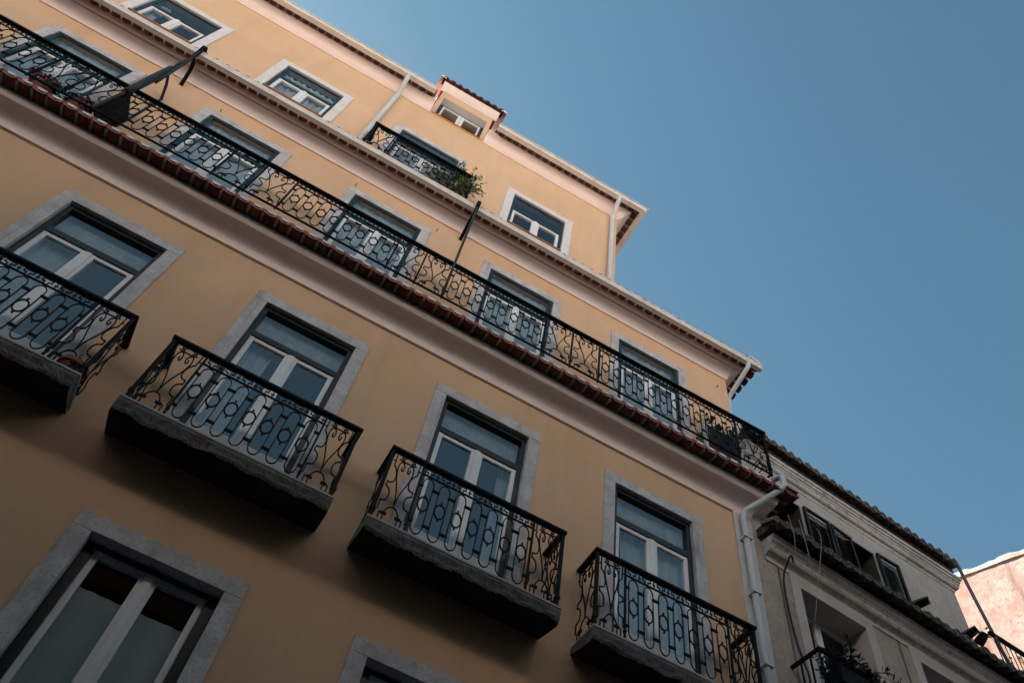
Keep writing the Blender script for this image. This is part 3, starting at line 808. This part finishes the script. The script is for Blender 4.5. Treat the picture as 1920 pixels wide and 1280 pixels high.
mb = MB(); mb.box(x0 + .002, x0 + .06, .14, .2, za + .002, zb - .002); mb.box(x1 - .06, x1 - .002, .14, .2, za + .002, zb - .002); mb.box(x0 + .06, x1 - .06, .142, .2, zb - .048, zb - .004)
mb.build("window_frame", TEAL, dm)
mb = MB(); m_ = (x0 + x1) / 2; zt = zb - .05
leaf_frame(mb, x0 + .062, m_ - .003, za + .02, zt, .135, .185, .035, .05, .035, .06); leaf_frame(mb, m_ + .003, x1 - .062, za + .02, zt, .135, .185, .035, .05, .06, .035)
mb.build("casement", PVC, dm, bevel=.003)
mb = MB(); mb.box(x0 + .09, m_ - .05, .155, .161, za + .06, zt - .03); mb.box(m_ + .05, x1 - .09, .155, .161, za + .06, zt - .03); mb.build("glass_pane", GLASS_U, dm)
mb = MB(); y0 = .262; P = [(x0, y0, za), (x1, y0, za), (x1, y0, zb), (x0, y0, zb), (x0, 1.5, za), (x1, 1.5, za), (x1, 1.5, zb), (x0, 1.5, zb)]
mb.add(P, [(0, 1, 5, 4), (3, 7, 6, 2), (0, 4, 7, 3), (1, 2, 6, 5), (4, 5, 6, 7)]); mb.build("room_interior", ROOM, dm)
mb = MB(); dc = [(.005, 18.105), (.028, 18.108), (.032, 18.125), (.026, 18.135), (.05, 18.15), (.085, 18.185), (.115, 18.24), (.13, 18.275), (.14, 18.28), (.14, 18.29), (.005, 18.30)]
mb.loft([[(x, -d, z) for d, z in dc] for x in (-.80, .41)]); mb.build("dormer_cornice", PINK, dm)
mb = MB(); eave(mb, fr_front, -.80, .41, .151, .02, .20, 18.37, 18.335, sag=.035, caps=True, fill=0, rib=0, cap_r=.056, ribw=.1, capfill=1, capz=1.7)
mb.build("dormer_tiles", [TILE, ROOM, MORTAR, TILE], dm)  # cap mouths filled dark, painted shade in place of open hollows
for x in (-.86, .47):
    mb = MB()
    A = []; B = []
    for k in range(11):
        a = math.pi * k / 10; A.append((x - .06 * math.cos(a), -.19, 18.31 + .10 * math.sin(a))); B.append((x - .06 * math.cos(a), .35, 18.42 + .10 * math.sin(a)))
    mb.grid([A, B]); mb.add(A, [tuple(range(11))])
    mb.build("verge_tile", PINK, dm)
mb = MB(); mb.add([(-.80, -.10, 18.35), (.41, -.10, 18.35), (.41, 3, 19.1), (-.80, 3, 19.1)], [(0, 1, 2, 3)]); mb.build("dormer_roof", ROOF, dm)

# small red tile ends that peek over the middle gutter
for x in (-1.46, 3.42, 4.92, 5.20, 5.42):
    mb = MB()
    A = []; B = []
    for k in range(9):
        a = math.pi * k / 8; A.append((x - .06 * math.cos(a), -.40, 13.24 + .07 * math.sin(a))); B.append((x - .06 * math.cos(a), -.2, 13.33 + .07 * math.sin(a)))
    mb.grid([A, B]); mb.add(A, [tuple(range(9))])
    mb.build("cap_tile", TILE_P, yb)
# wall hooks
for x, z in ((5.0, 12.66), (-3.0, 12.72), (-.98, 12.72), (.29, 12.72)):
    mb = MB()
    mb.tube([(x, 0, z), (x, -.035, z)], .006, 6); mb.tube([(x, -.035, z - .02), (x, -.035, z + .03)], .006, 6)
    mb.build("wall_hook", STEEL, yb)

# ================================================================== THINGS ON THE YELLOW BUILDING
def awning_post(x, zb, ztop, label):
    t = tag(empty("awning_post", (x, -.33, zb)), label, "awning post", "awning posts clipped to the gutter")
    H = ztop - zb
    MB().tube([(0, 0, 0), (-.005, -.05, H * .6), (-.01, -.105, H - .12)], .017, 10).build("pole", POST, t, smooth=True)
    mb = MB(); f = lambda u, v, k: (-.012 + k, u, v)
    mb.ribbon(spline([(-.085, H - .28), (-.10, H - .16), (-.125, H - .06), (-.14, H + .03), (-.10, H + .065), (-.03, H + .055), (-.012, H + .01)], 4), .022, .055, f)
    mb.build("gutter_hook", IRON, t)
    mb = MB(); mb.ribbon(spline([(-.09, H - .33), (-.02, H - .24), (.10, H - .235), (.22, H - .32), (.325, H - .42)], 4), .016, .05, f)
    mb.build("curved_arm", IRON, t)
    return t
awning_post(.655, 10.62, 13.24, "slim awning post with curved arm standing near the middle of the terrace railing")
tL = awning_post(-3.62, 11.9, 13.26, "short awning post with curved arm rising above the furled dark screen at the upper left")

pt = tag(empty("terrace_partition", (-3.70, -.32, 10.62)), "dark terrace partition with furled screen tube beside the leftmost upper door", "partition")
MB().tube([(-.04, 0, 0), (0, 0, 1.0)], .02, 8).build("frame_post", POST, pt)
MB().tube([(.10, .315, 0), (.10, .315, 1.56)], .016, 8).build("frame_post", POST, pt)
mb = MB(); mb.tube([(-.005, 0, .70), (.0, .0, 1.2), (.01, 0, 1.86)], [.045, .05, .045], 14); mb.build("furled_screen", POST, pt, smooth=True)
MB().tube([(.015, 0, 1.84), (.02, -.03, 2.0), (.05, -.06, 2.25)], .018, 8).build("top_pole", POST, pt)
MB().tube([(.0, 0, 1.82), (.06, .16, 1.72), (.10, .315, 1.58)], .02, 8).build("top_arm", POST, pt)
mb = MB(); mb.loft([[(-.04, .0, .02), (-.02, .0, .02), (.0, .0, .84), (-.02, .0, .84)], [(.09, .31, .02), (.11, .31, .02), (.11, .31, .70), (.09, .31, .70)]])
mb.build("screen_panel", IRON, pt)

ac = tag(empty("air_conditioner", (4.80, -.06, 10.60)), "boxy outdoor air conditioner unit standing on the terrace at its right end", "air conditioner")
mb = MB(); mb.box(-.27, .27, -.13, .14, .05, .60); mb.build("casing", ACW, ac, bevel=.012)
mb = MB(); mb.box(-.235, .255, -.142, -.131, .085, .565)
for k in range(5):
    rr = .04 + k * .042
    mb.ribbon([(rr * math.cos(2 * math.pi * i / 28), .325 + rr * math.sin(2 * math.pi * i / 28)) for i in range(28)], .008, .006, lambda u, v, k_: (u, -.146 + k_, v), True)
mb.build("fan_grille", ACG, ac)
mb = MB()
for k in range(6): mb.box(-.278, -.269, -.08, .09, .16 + k * .055, .185 + k * .055)
mb.build("side_vent", ACG, ac)
for x in (-.2, .2): MB().box(x - .03, x + .03, -.12, .12, .0, .052).build("foot", ACG, ac)

def pot_mesh(r, h):
    mb = MB(); n = 20
    prof = [(0, 0), (r * .7, 0), (r * .95, h * .8), (r * 1.06, h * .8), (r * 1.06, h), (r * .93, h), (r * .9, h * .9), (0, h * .9)]
    mb.grid([[(a * math.cos(2 * math.pi * k / n), a * math.sin(2 * math.pi * k / n), z) for k in range(n)] for a, z in prof], False, True)
    return mb

def potted(loc, r, h, tips, label, seed, LM, per=16, L=.07, W=.02, flowers=None, stemr=.004, mid=0, name="potted_plant"):
    rnd = random.Random(seed)
    t = tag(empty(name, loc), label, "potted plant" if name == "potted_plant" else "plant pot")
    if r: pot_mesh(r, h).build("pot", SOIL, t, smooth=False)
    ml, ms = MB(), MB()
    if tips:
        plant(ml, ms, (0, 0, h * .85), tips, rnd, L, W, per, stemr)
        ml.build("foliage", LM, t); ms.build("stems", STEM, t)
    if flowers:
        for p in flowers[1]:
            mf = MB()
            for k in range(7): leaf(mf, p, (rnd.uniform(-1, 1), rnd.uniform(-1, 1), rnd.uniform(-.5, 1)), flowers[2], flowers[2] * .8, rnd)
            mf.build("flower", flowers[0], t)
    return t
rv = random.Random(3)
tips = [(rv.uniform(-.34, .10), rv.uniform(-.10, .12), rv.uniform(.25, .85)) for _ in range(60)] + \
       [(rv.uniform(.0, .26), rv.uniform(-.14, .0), rv.uniform(.70, 1.12)) for _ in range(22)] + [(rv.uniform(.22, .52), rv.uniform(-.26, -.06), rv.uniform(.45, 1.02)) for _ in range(16)] + \
       [(-.06, -.08, 1.42), (.02, -.1, 1.40), (.40, -.14, 1.14), (.34, -.16, 1.02), (.36, -.1, .82), (.30, -.12, .62), (.28, -.14, .48), (.36, -.1, .72)]
potted((.16, -.14, 13.50), .12, .22, tips, "leafy green plant overgrowing the right end of the small top balcony", 3, LEAF, per=14, L=.08, W=.026,
       flowers=(PETAL_W, [(.30 + rv.uniform(-.06, .08), -.14 + rv.uniform(-.06, .06), .62 + rv.uniform(-.06, .10)) for _ in range(16)] + [(rv.uniform(-.3, .1), -.13, rv.uniform(.3, .7)) for _ in range(9)], .03))
rv = random.Random(5)
for (x, z, sd, lab) in ((-4.40, 10.60, 5, "bushy pink geranium pot behind the leftmost scrolls of the terrace railing"), (-3.98, 10.60, 6, "smaller pink flower pot next to the dark terrace partition")):
    s = 1.0 if sd == 5 else .7
    potted((x, -.14, z), .10, .17, [(rv.uniform(-.18, .18), rv.uniform(-.1, .1), rv.uniform(.22, .36) * s + .06) for _ in range(14)], lab, sd, LEAF_D, per=10, L=.06, W=.045,
           flowers=(PETAL_P, [(rv.uniform(-.15, .15), rv.uniform(-.12, .04), rv.uniform(.24, .42) * s) for _ in range(9)], .06))
rv = random.Random(8)
potted((4.95, -.02, 11.20), .09, .12, [(rv.uniform(-.42, .30), rv.uniform(-.12, .12), rv.uniform(.18, .46)) for _ in range(16)], "sparse dark plant in a pot on top of the air conditioner", 8, LEAF_D, per=7, L=.075, W=.05)
potted((-1.84, -.22, 6.79), .125, .2, [(rv.uniform(-.06, .06), rv.uniform(-.05, .05), rv.uniform(.22, .3)) for _ in range(5)], "squat terracotta pot in the right corner of the leftmost lower balcony", 9, LEAF_D, per=3, L=.04, W=.02)

# ================================================================== OLD BUILDING (right neighbour)
AN = R_(4.8)
nb = tag(empty("old_building", (5.26, 0, 0), AN), "weathered cream building with sooty roof tiles and dark shutters beside the ochre one", "building")
frn = lambda a, d, z: (a, -d, z)
S1, SU = 7.4, 3.96
n_holes = [(.60, 1.62, 6.4, 9.20), (2.50, 3.52, 6.4, 9.20), (4.4, 5.42, 6.4, 9.2)]
mb = MB(); wall_mesh(mb, (-.046, S1), (0, 9.60), n_holes)
mb.add([(S1, 0, 0), (S1, 3, 0), (S1, 3, 9.9), (S1, 0, 9.9)], [(0, 1, 2, 3)])
mb.build("lower_wall", OLDB, nb)
u_holes = [(.30, .95, 10.0, 10.87), (1.84, 2.28, 10.0, 10.87)]
mb = MB(); wall_mesh(mb, (-.046, SU), (9.6, 12.0), u_holes)
mb.add([(SU, 0, 9.6), (SU, 7, 9.6), (SU, 7, 12.0), (SU, 0, 12.0)], [(0, 1, 2, 3)])
mb.build("upper_wall", OLDW, nb)
# lower cornice
lc = [(.001, 9.345), (.02, 9.35)] + spline([(.022, 9.36), (.03, 9.40), (.07, 9.425), (.12, 9.44), (.15, 9.475), (.16, 9.51)], 5) + [(.172, 9.515), (.176, 9.535), (.19, 9.54), (.215, 9.56), (.225, 9.60), (.25, 9.605), (.252, 9.62), (.001, 9.65)]
lc = [(d * .8, z) for d, z in lc]
mb = MB(); mb.loft([[(x, -d, z) for d, z in lc] for x in (.10, S1)]); mb.build("lower_cornice", OLDC, nb)
uc = [(.001, 11.215), (.016, 11.22)] + spline([(.018, 11.23), (.035, 11.262), (.08, 11.275), (.105, 11.30), (.115, 11.345)], 5) + [(.13, 11.35), (.135, 11.385), (.16, 11.39), (.165, 11.43), (.195, 11.44), (.20, 11.49), (.001, 11.55)]
uc = [(d * .6, z) for d, z in uc]
mb = MB(); mb.loft([[(.02, -d, z) for d, z in uc], [(SU + d, -d, z) for d, z in uc], [(SU + d, 5, z) for d, z in uc]]); mb.build("upper_cornice", OLDC, nb)
mb = MB(); eave(mb, frn, .05, (.05 + .163 * 45), .163, .12, .36, 9.78, 9.67, sag=.055, caps=True, fill=1, rib=1, ribw=.2, cap_r=.064, jitter=.012, full=False, capz=1.5)
mb.cur = 0; mb.box(.04, S1, -.20, -.003, 9.66, 9.80)
mb.build("lower_eave_tiles", [TILE_D, TILE_D, TILE_D, TILE_O], nb)
mb = MB(); eave(mb, frn, .02, .02 + .158 * 25, .158, .06, .21, 11.68, 11.64, sag=.05, caps=True, fill=1, rib=1, ribw=.2, cap_r=.060, jitter=.010, capz=2.2)
mb.cur = 0; mb.box(.03, SU + .02, -.10, -.003, 11.55, 11.68)
mb.build("upper_eave_tiles", [TILE_D, TILE_D, TILE_D, TILE_O], nb)
mb = MB(); mb.add([(.02, -.06, 11.70), (SU + .02, -.06, 11.70), (SU + .02, 4, 13.0), (.02, 4, 13.0)], [(0, 1, 2, 3)])
mb.add([(SU + .002, -.25, 9.80), (S1, -.25, 9.80), (S1, 3, 10.2), (SU + .002, 3, 10.2)], [(0, 1, 2, 3)]); mb.build("roof", TILE_D, nb)
# windows with deep reveals
for k, h in enumerate(n_holes):
    x0, x1, z0, z1 = h; cx = (x0 + x1) / 2
    mb = MB(); y1 = .36
    w = .145
    mb.box(x0 - w, x0, -.025, y1, z0, z1 + .19); mb.box(x1, x1 + w, -.025, y1, z0, z1 + .19); mb.box(x0, x1, -.0252, y1, z1, z1 + .1885)
    sd = mb.build("window_surround", OLDS, nb, bevel=.004)
    mb = MB(); leaf_frame(mb, x0 + .002, cx - .002, z0, z1 - .01, .27, .32, .05, .2); leaf_frame(mb, cx + .002, x1 - .002, z0, z1 - .01, .27, .32, .05, .2)
    for (a, b) in ((x0 + .052, cx - .052), (cx + .052, x1 - .052)):
        for z in (z1 - .62, z1 - 1.2): mb.box(a, b, .275, .315, z, z + .03)
    mb.build("casement", PVC, sd, bevel=.003)
    MB().box(x0 + .03, x1 - .03, .292, .297, z0 + .1, z1 - .04).build("glass_pane", GLASS, sd)
    mb = MB(); P = [(x0, .362, z0), (x1, .362, z0), (x1, .362, z1), (x0, .362, z1), (x0, 1.5, z0), (x1, 1.5, z0), (x1, 1.5, z1), (x0, 1.5, z1)]
    mb.add(P, [(0, 1, 5, 4), (3, 7, 6, 2), (0, 4, 7, 3), (1, 2, 6, 5), (4, 5, 6, 7)]); mb.build("room_interior", ROOM, sd)
# narrow vertical joint strips in the lower wall
mb = MB()
for x in (.285, 2.19): mb.box(x, x + .022, -.012, -.001, 4, 9.345)
mb.build("joint_strip", STEEL, nb)
# upper shuttered windows
for k, h in enumerate(u_holes):
    x0, x1, z0, z1 = h
    mb = MB(); mb.box(x0 - .10, x0, -.014, .16, z0, z1 + .13); mb.box(x1, x1 + (.55 if k else .10), -.014, -.001, z0, z1 + .13); mb.box(x0, x1, -.0142, .16, z1, z1 + .1285)
    sd = mb.build("window_surround", OLDS, nb)
    mb = MB(); P = [(x0, .01, z0), (x1, .01, z0), (x1, .01, z1), (x0, .01, z1), (x0, 1.2, z0), (x1, 1.2, z0), (x1, 1.2, z1), (x0, 1.2, z1)]
    mb.add(P, [(0, 1, 5, 4), (3, 7, 6, 2), (0, 4, 7, 3), (1, 2, 6, 5), (4, 5, 6, 7)]); mb.build("room_interior", ROOM, sd)
def shutter(x0, x1, z0, z1, y, m_s, rot=0.0):
    w = x1 - x0
    mb = MB(); leaf_frame(mb, 0, w, 0, z1 - z0, -.02, .018, .035, .05)
    s = mb.build("shutter", SHUT, nb); s.location = (x0, y, z0); s.rotation_euler = (0, 0, rot)
    mb = MB(); n = int((z1 - z0 - .09) / .055)
    for i in range(n):
        z = .055 + i * .055
        mb.loft([[(.034, -.018, z), (.034, -.012, z + .008), (.034, .016, z + .05), (.034, .01, z + .042)], [(w - .034, -.018, z), (w - .034, -.012, z + .008), (w - .034, .016, z + .05), (w - .034, .01, z + .042)]])
    mb.build("louvre_slats", m_s, s)
shutter(.97, 1.42, 10.02, 10.86, -.05, SHUT_S); shutter(1.45, 1.84, 10.02, 10.86, -.05, SHUT_S, .06)
shutter(2.28, 2.67, 10.02, 10.86, -.05, SHUT, -.04)
# small balcony with iron rail below
mb = MB(); mb.box(.18, 1.98, -.42, -.001, 6.98, 7.09); mb.build("balcony_slab", SLAB, nb)
mb = MB(); mb.box(.20, 1.96, -.405, -.375, 7.86, 7.895)
for x in (.20, 1.93): mb.box(x, x + .03, -.374, -.002, 7.86, 7.895)
for i in range(14):
    x = .21 + i * .132; mb.box(x - .008, x + .008, -.398, -.382, 7.09, 7.86)
for i in range(13):
    c = .276 + i * .132
    for zz in (7.72, 7.36):
        mb.ribbon(spline([(c - .03, zz - .13), (c - .05, zz), (c - .01, zz + .09), (c + .04, zz + .05), (c + .025, zz - .02), (c, zz + .01)], 3), .012, .012, lambda u, v, k: (u, -.39 + k, v))
for y in (-.26, -.13): mb.box(.21, .226, y - .008, y + .008, 7.09, 7.86)
mb.build("balcony_railing", IRON, nb)
# railing of the roof terrace at the far right
mb = MB(); mb.tube([(4.05, -.20, 10.42), (6.4, -.20, 10.42)], .035, 8); mb.tube([(4.05, -.20, 9.85), (6.4, -.20, 9.85)], .015, 6)
for i in range(24): mb.tube([(4.1 + i * .1, -.20, 9.80), (4.1 + i * .1, -.20, 10.42)], .008, 6)
mb.build("terrace_railing", IRON, nb)
mb = MB(); mb.tube([(3.975, -.20, 11.68), (4.07, -.20, 10.9), (4.21, -.20, 9.9)], .024, 10); mb.build("downpipe", STEEL, nb, smooth=True)

def NW(s, d, z):
    return (5.26 + s * math.cos(AN) + d * math.sin(AN), s * math.sin(AN) - d * math.cos(AN), z)
# loose broken tiles on the lower eave
for k, (s, rz, lab) in enumerate(((2.46, .5, "broken roof tile lying loose on the lower eave below the shutters"), (3.33, .2, "broken roof tile sticking up from the lower eave, nearer to the pink wall"), (3.56, -.3, "broken roof tile on the lower eave, nearest to the terrace railing"))):
    mb = MB(); n = 9; rings = []
    for y, r in ((0, .075), (.1, .07), (.2, .06)):
        rings.append([(-r * math.cos(math.pi * i / n), -y, r * math.sin(math.pi * i / n)) for i in range(n + 1)] + [(r * .8 * math.cos(math.pi * i / n), -y, r * .8 * math.sin(math.pi * i / n)) for i in range(n + 1)])
    mb.loft(rings)
    o = mb.build("loose_roof_tile", TILE_D); o.location = NW(s, .22, 9.90); o.rotation_euler = (R_(-12), 0, AN + rz)
    tag(o, lab, "roof tile", "loose tiles on the old eave")
# cables hanging over the old facade
def cable(pts, r, m, label):
    mb = MB(); mb.tube(spline(pts, 5), r, 5); tag(mb.build("hanging_cable", m, smooth=True), label, "cable", "cables hanging over the old facade")
cable([NW(.16, .42, 9.80), NW(.20, .41, 9.45), NW(.24, .30, 9.1)], .003, WIRE, "white cable dangling from the old eave right beside the grey downpipe")
cable([NW(.33, .43, 9.82), NW(.36, .42, 9.5), NW(.40, .40, 9.2)], .003, WIRE, "short white cable dangling from the old eave between two longer ones")
cable([NW(.62, .43, 9.86), NW(.66, .42, 9.70), NW(.62, .30, 9.2), NW(.60, .10, 8.6)], .003, WIRE, "white cable hanging down across the top corner of the old window")
cable([NW(.40, .16, 9.36), NW(.35, .19, 9.42), NW(.31, .17, 9.34), NW(.30, .05, 9.1), NW(.32, .03, 8.5), NW(.37, .03, 8.1), NW(.34, .1, 7.8), NW(.30, .12, 7.6)], .012, WIRE_B, "black cable with hooked top running down beside the old window")
rv = random.Random(12)
t = tag(empty("window_planter", NW(.62, .46, 7.42), AN), "dark window planter with spiky dry plant on the old balcony rail", "planter")
MB().box(-.36, .36, -.10, .10, .0, .2).build("trough", IRON, t, bevel=.01)
ml, ms = MB(), MB()
plant(ml, ms, (0, 0, .18), [(rv.uniform(-.38, .36), rv.uniform(-.16, .2), rv.uniform(.1, .50)) for _ in range(60)] + [(rv.uniform(-.5, .45), rv.uniform(-.2, .2), rv.uniform(.1, .58)) for _ in range(20)], rv, .075, .018, 18, .0035)
ml.build("foliage", LEAF_D, t); ms.build("stems", STEM, t)
rv = random.Random(14)
t = tag(empty("terrace_shrub", NW(5.0, -.10, 9.85), AN), "small leafy shrub behind the roof terrace railing in front of the sunlit pink wall", "shrub")
ml, ms = MB(), MB(); plant(ml, ms, (0, 0, .0), [(rv.uniform(-.8, .5), rv.uniform(-.2, .2), rv.uniform(.5, 1.0)) for _ in range(12)], rv, .06, .03, 7, .006)
ml.build("foliage", LEAF, t); ms.build("stems", STEM, t)

# ================================================================== PINK BUILDING
pk = tag(empty("pink_building", (14.0, 0, 0)), "sunlit blotchy pink gable wall with whitewashed coping at the far right", "building")
a = R_(100); dx, dy = math.cos(a), math.sin(a)
px, py = 13.0, 1.74
def W(t, o, z): return (px - 14.0 + t * dx - o * dy, py + t * dy + o * dx, z)
def ztop(t): return 15.11 + .221 * t
mb = MB(); rings = []
for t in (-1.0, 8): rings.append([W(t, 0, 0), W(t, -6, 0), W(t, -6, ztop(t)), W(t, 0, ztop(t))])
mb.loft(rings); mb.build("gable_wall", GABLE, pk)
mb = MB(); rnd = random.Random(4); rings = []
for i in range(91):
    t = -1.0 + 9 * i / 90; j = rnd.uniform(-.025, .025); z = ztop(t)
    rings.append([W(t, .04 + j * .4, z + .004), W(t, -.5, z + .004), W(t, -.5, z + .13 + j), W(t, .04 + j * .4, z + .12 + j)])
mb.loft(rings); mb.build("coping", COPING, pk)

# ================================================================== FACING BUILDING (behind the camera, lights and shades the street)
fb = tag(empty("facing_building", (0, -6.6, 0)), "dark tiled building with warm upper storey across the street, seen only as reflections", "building")
FH = 13.6
rows = ((.9, 2.6), (4.2, 6.4), (7.6, 9.7), (10.9, 12.3))
fh = [(i * 2.4 - .5, i * 2.4 + .5, z0, z1) for i in range(-12, 10) for z0, z1 in rows]
for nm, xa_, xb_, za, zb_, m_ in (("lower_wall", -30, 24, 0, 10.3, AZUL), ("upper_wall", -30, 7.8, 10.3, FH, FACING), ("bounce_cut_wall", 7.8, 24, 10.3, FH, AZUL)):  # right end made dark to keep bounced light off the lowest windows
    mb = MB(); wall_mesh(mb, (xa_, xb_), (za, zb_), [h for h in fh if za < h[2] < zb_ and xa_ < h[0] < xb_], 0.0)
    for x in (xa_, xb_): mb.add([(x, 0, za), (x, -10, za), (x, -10, zb_), (x, 0, zb_)], [(0, 1, 2, 3)])
    mb.add([(xa_, -10, za), (xb_, -10, za), (xb_, -10, zb_), (xa_, -10, zb_)], [(0, 1, 2, 3)])
    mb.build(nm, m_, fb)
MB().box(-30, 2.3, .001, 1.30, 10.68, 10.82).build("bounce_blocker_slab", SLAB, fb)  # unseen ledge added to block bounced light from the lowest storey
MB().box(-30, 24, .001, .12, FH - .2, FH + .05).build("cornice", WHITEP, fb)
mb = MB(); mb.add([(-30, .16, FH + .06), (24, .16, FH + .06), (24, -5, FH + 2.75), (-30, -5, FH + 2.75)], [(0, 1, 2, 3)])
mb.add([(-30, -10.3, FH + .06), (24, -10.3, FH + .06), (24, -5, FH + 2.75), (-30, -5, FH + 2.75)], [(0, 1, 2, 3)])
mb.build("roof", ROOF_F, fb)
for h in fh:
    x0, x1, z0, z1 = h; k = round(z1 - z0, 2)
    def mk():
        mb = MB(); H = z1 - z0; mb.box(-.6, -.5, -.1, .02, -.1, H + .1); mb.box(.5, .6, -.1, .02, -.1, H + .1); mb.box(-.5, .5, -.1, .0195, H, H + .1); mb.box(-.5, .5, -.1, .0195, -.1, 0)
        mb.box(-.5, .5, -.12, -.1, 0, H)
        mb.cur = 1; mb.box(-.03, .03, -.098, -.06, 0, H); mb.box(-.5, .5, -.097, -.065, H * .66, H * .66 + .05)
        return mesh_of(mb, "window", [AZUL, SHUT])
    o = put("window", cached(('fw', k), mk), fb); o.location = ((x0 + x1) / 2, 0, z0)
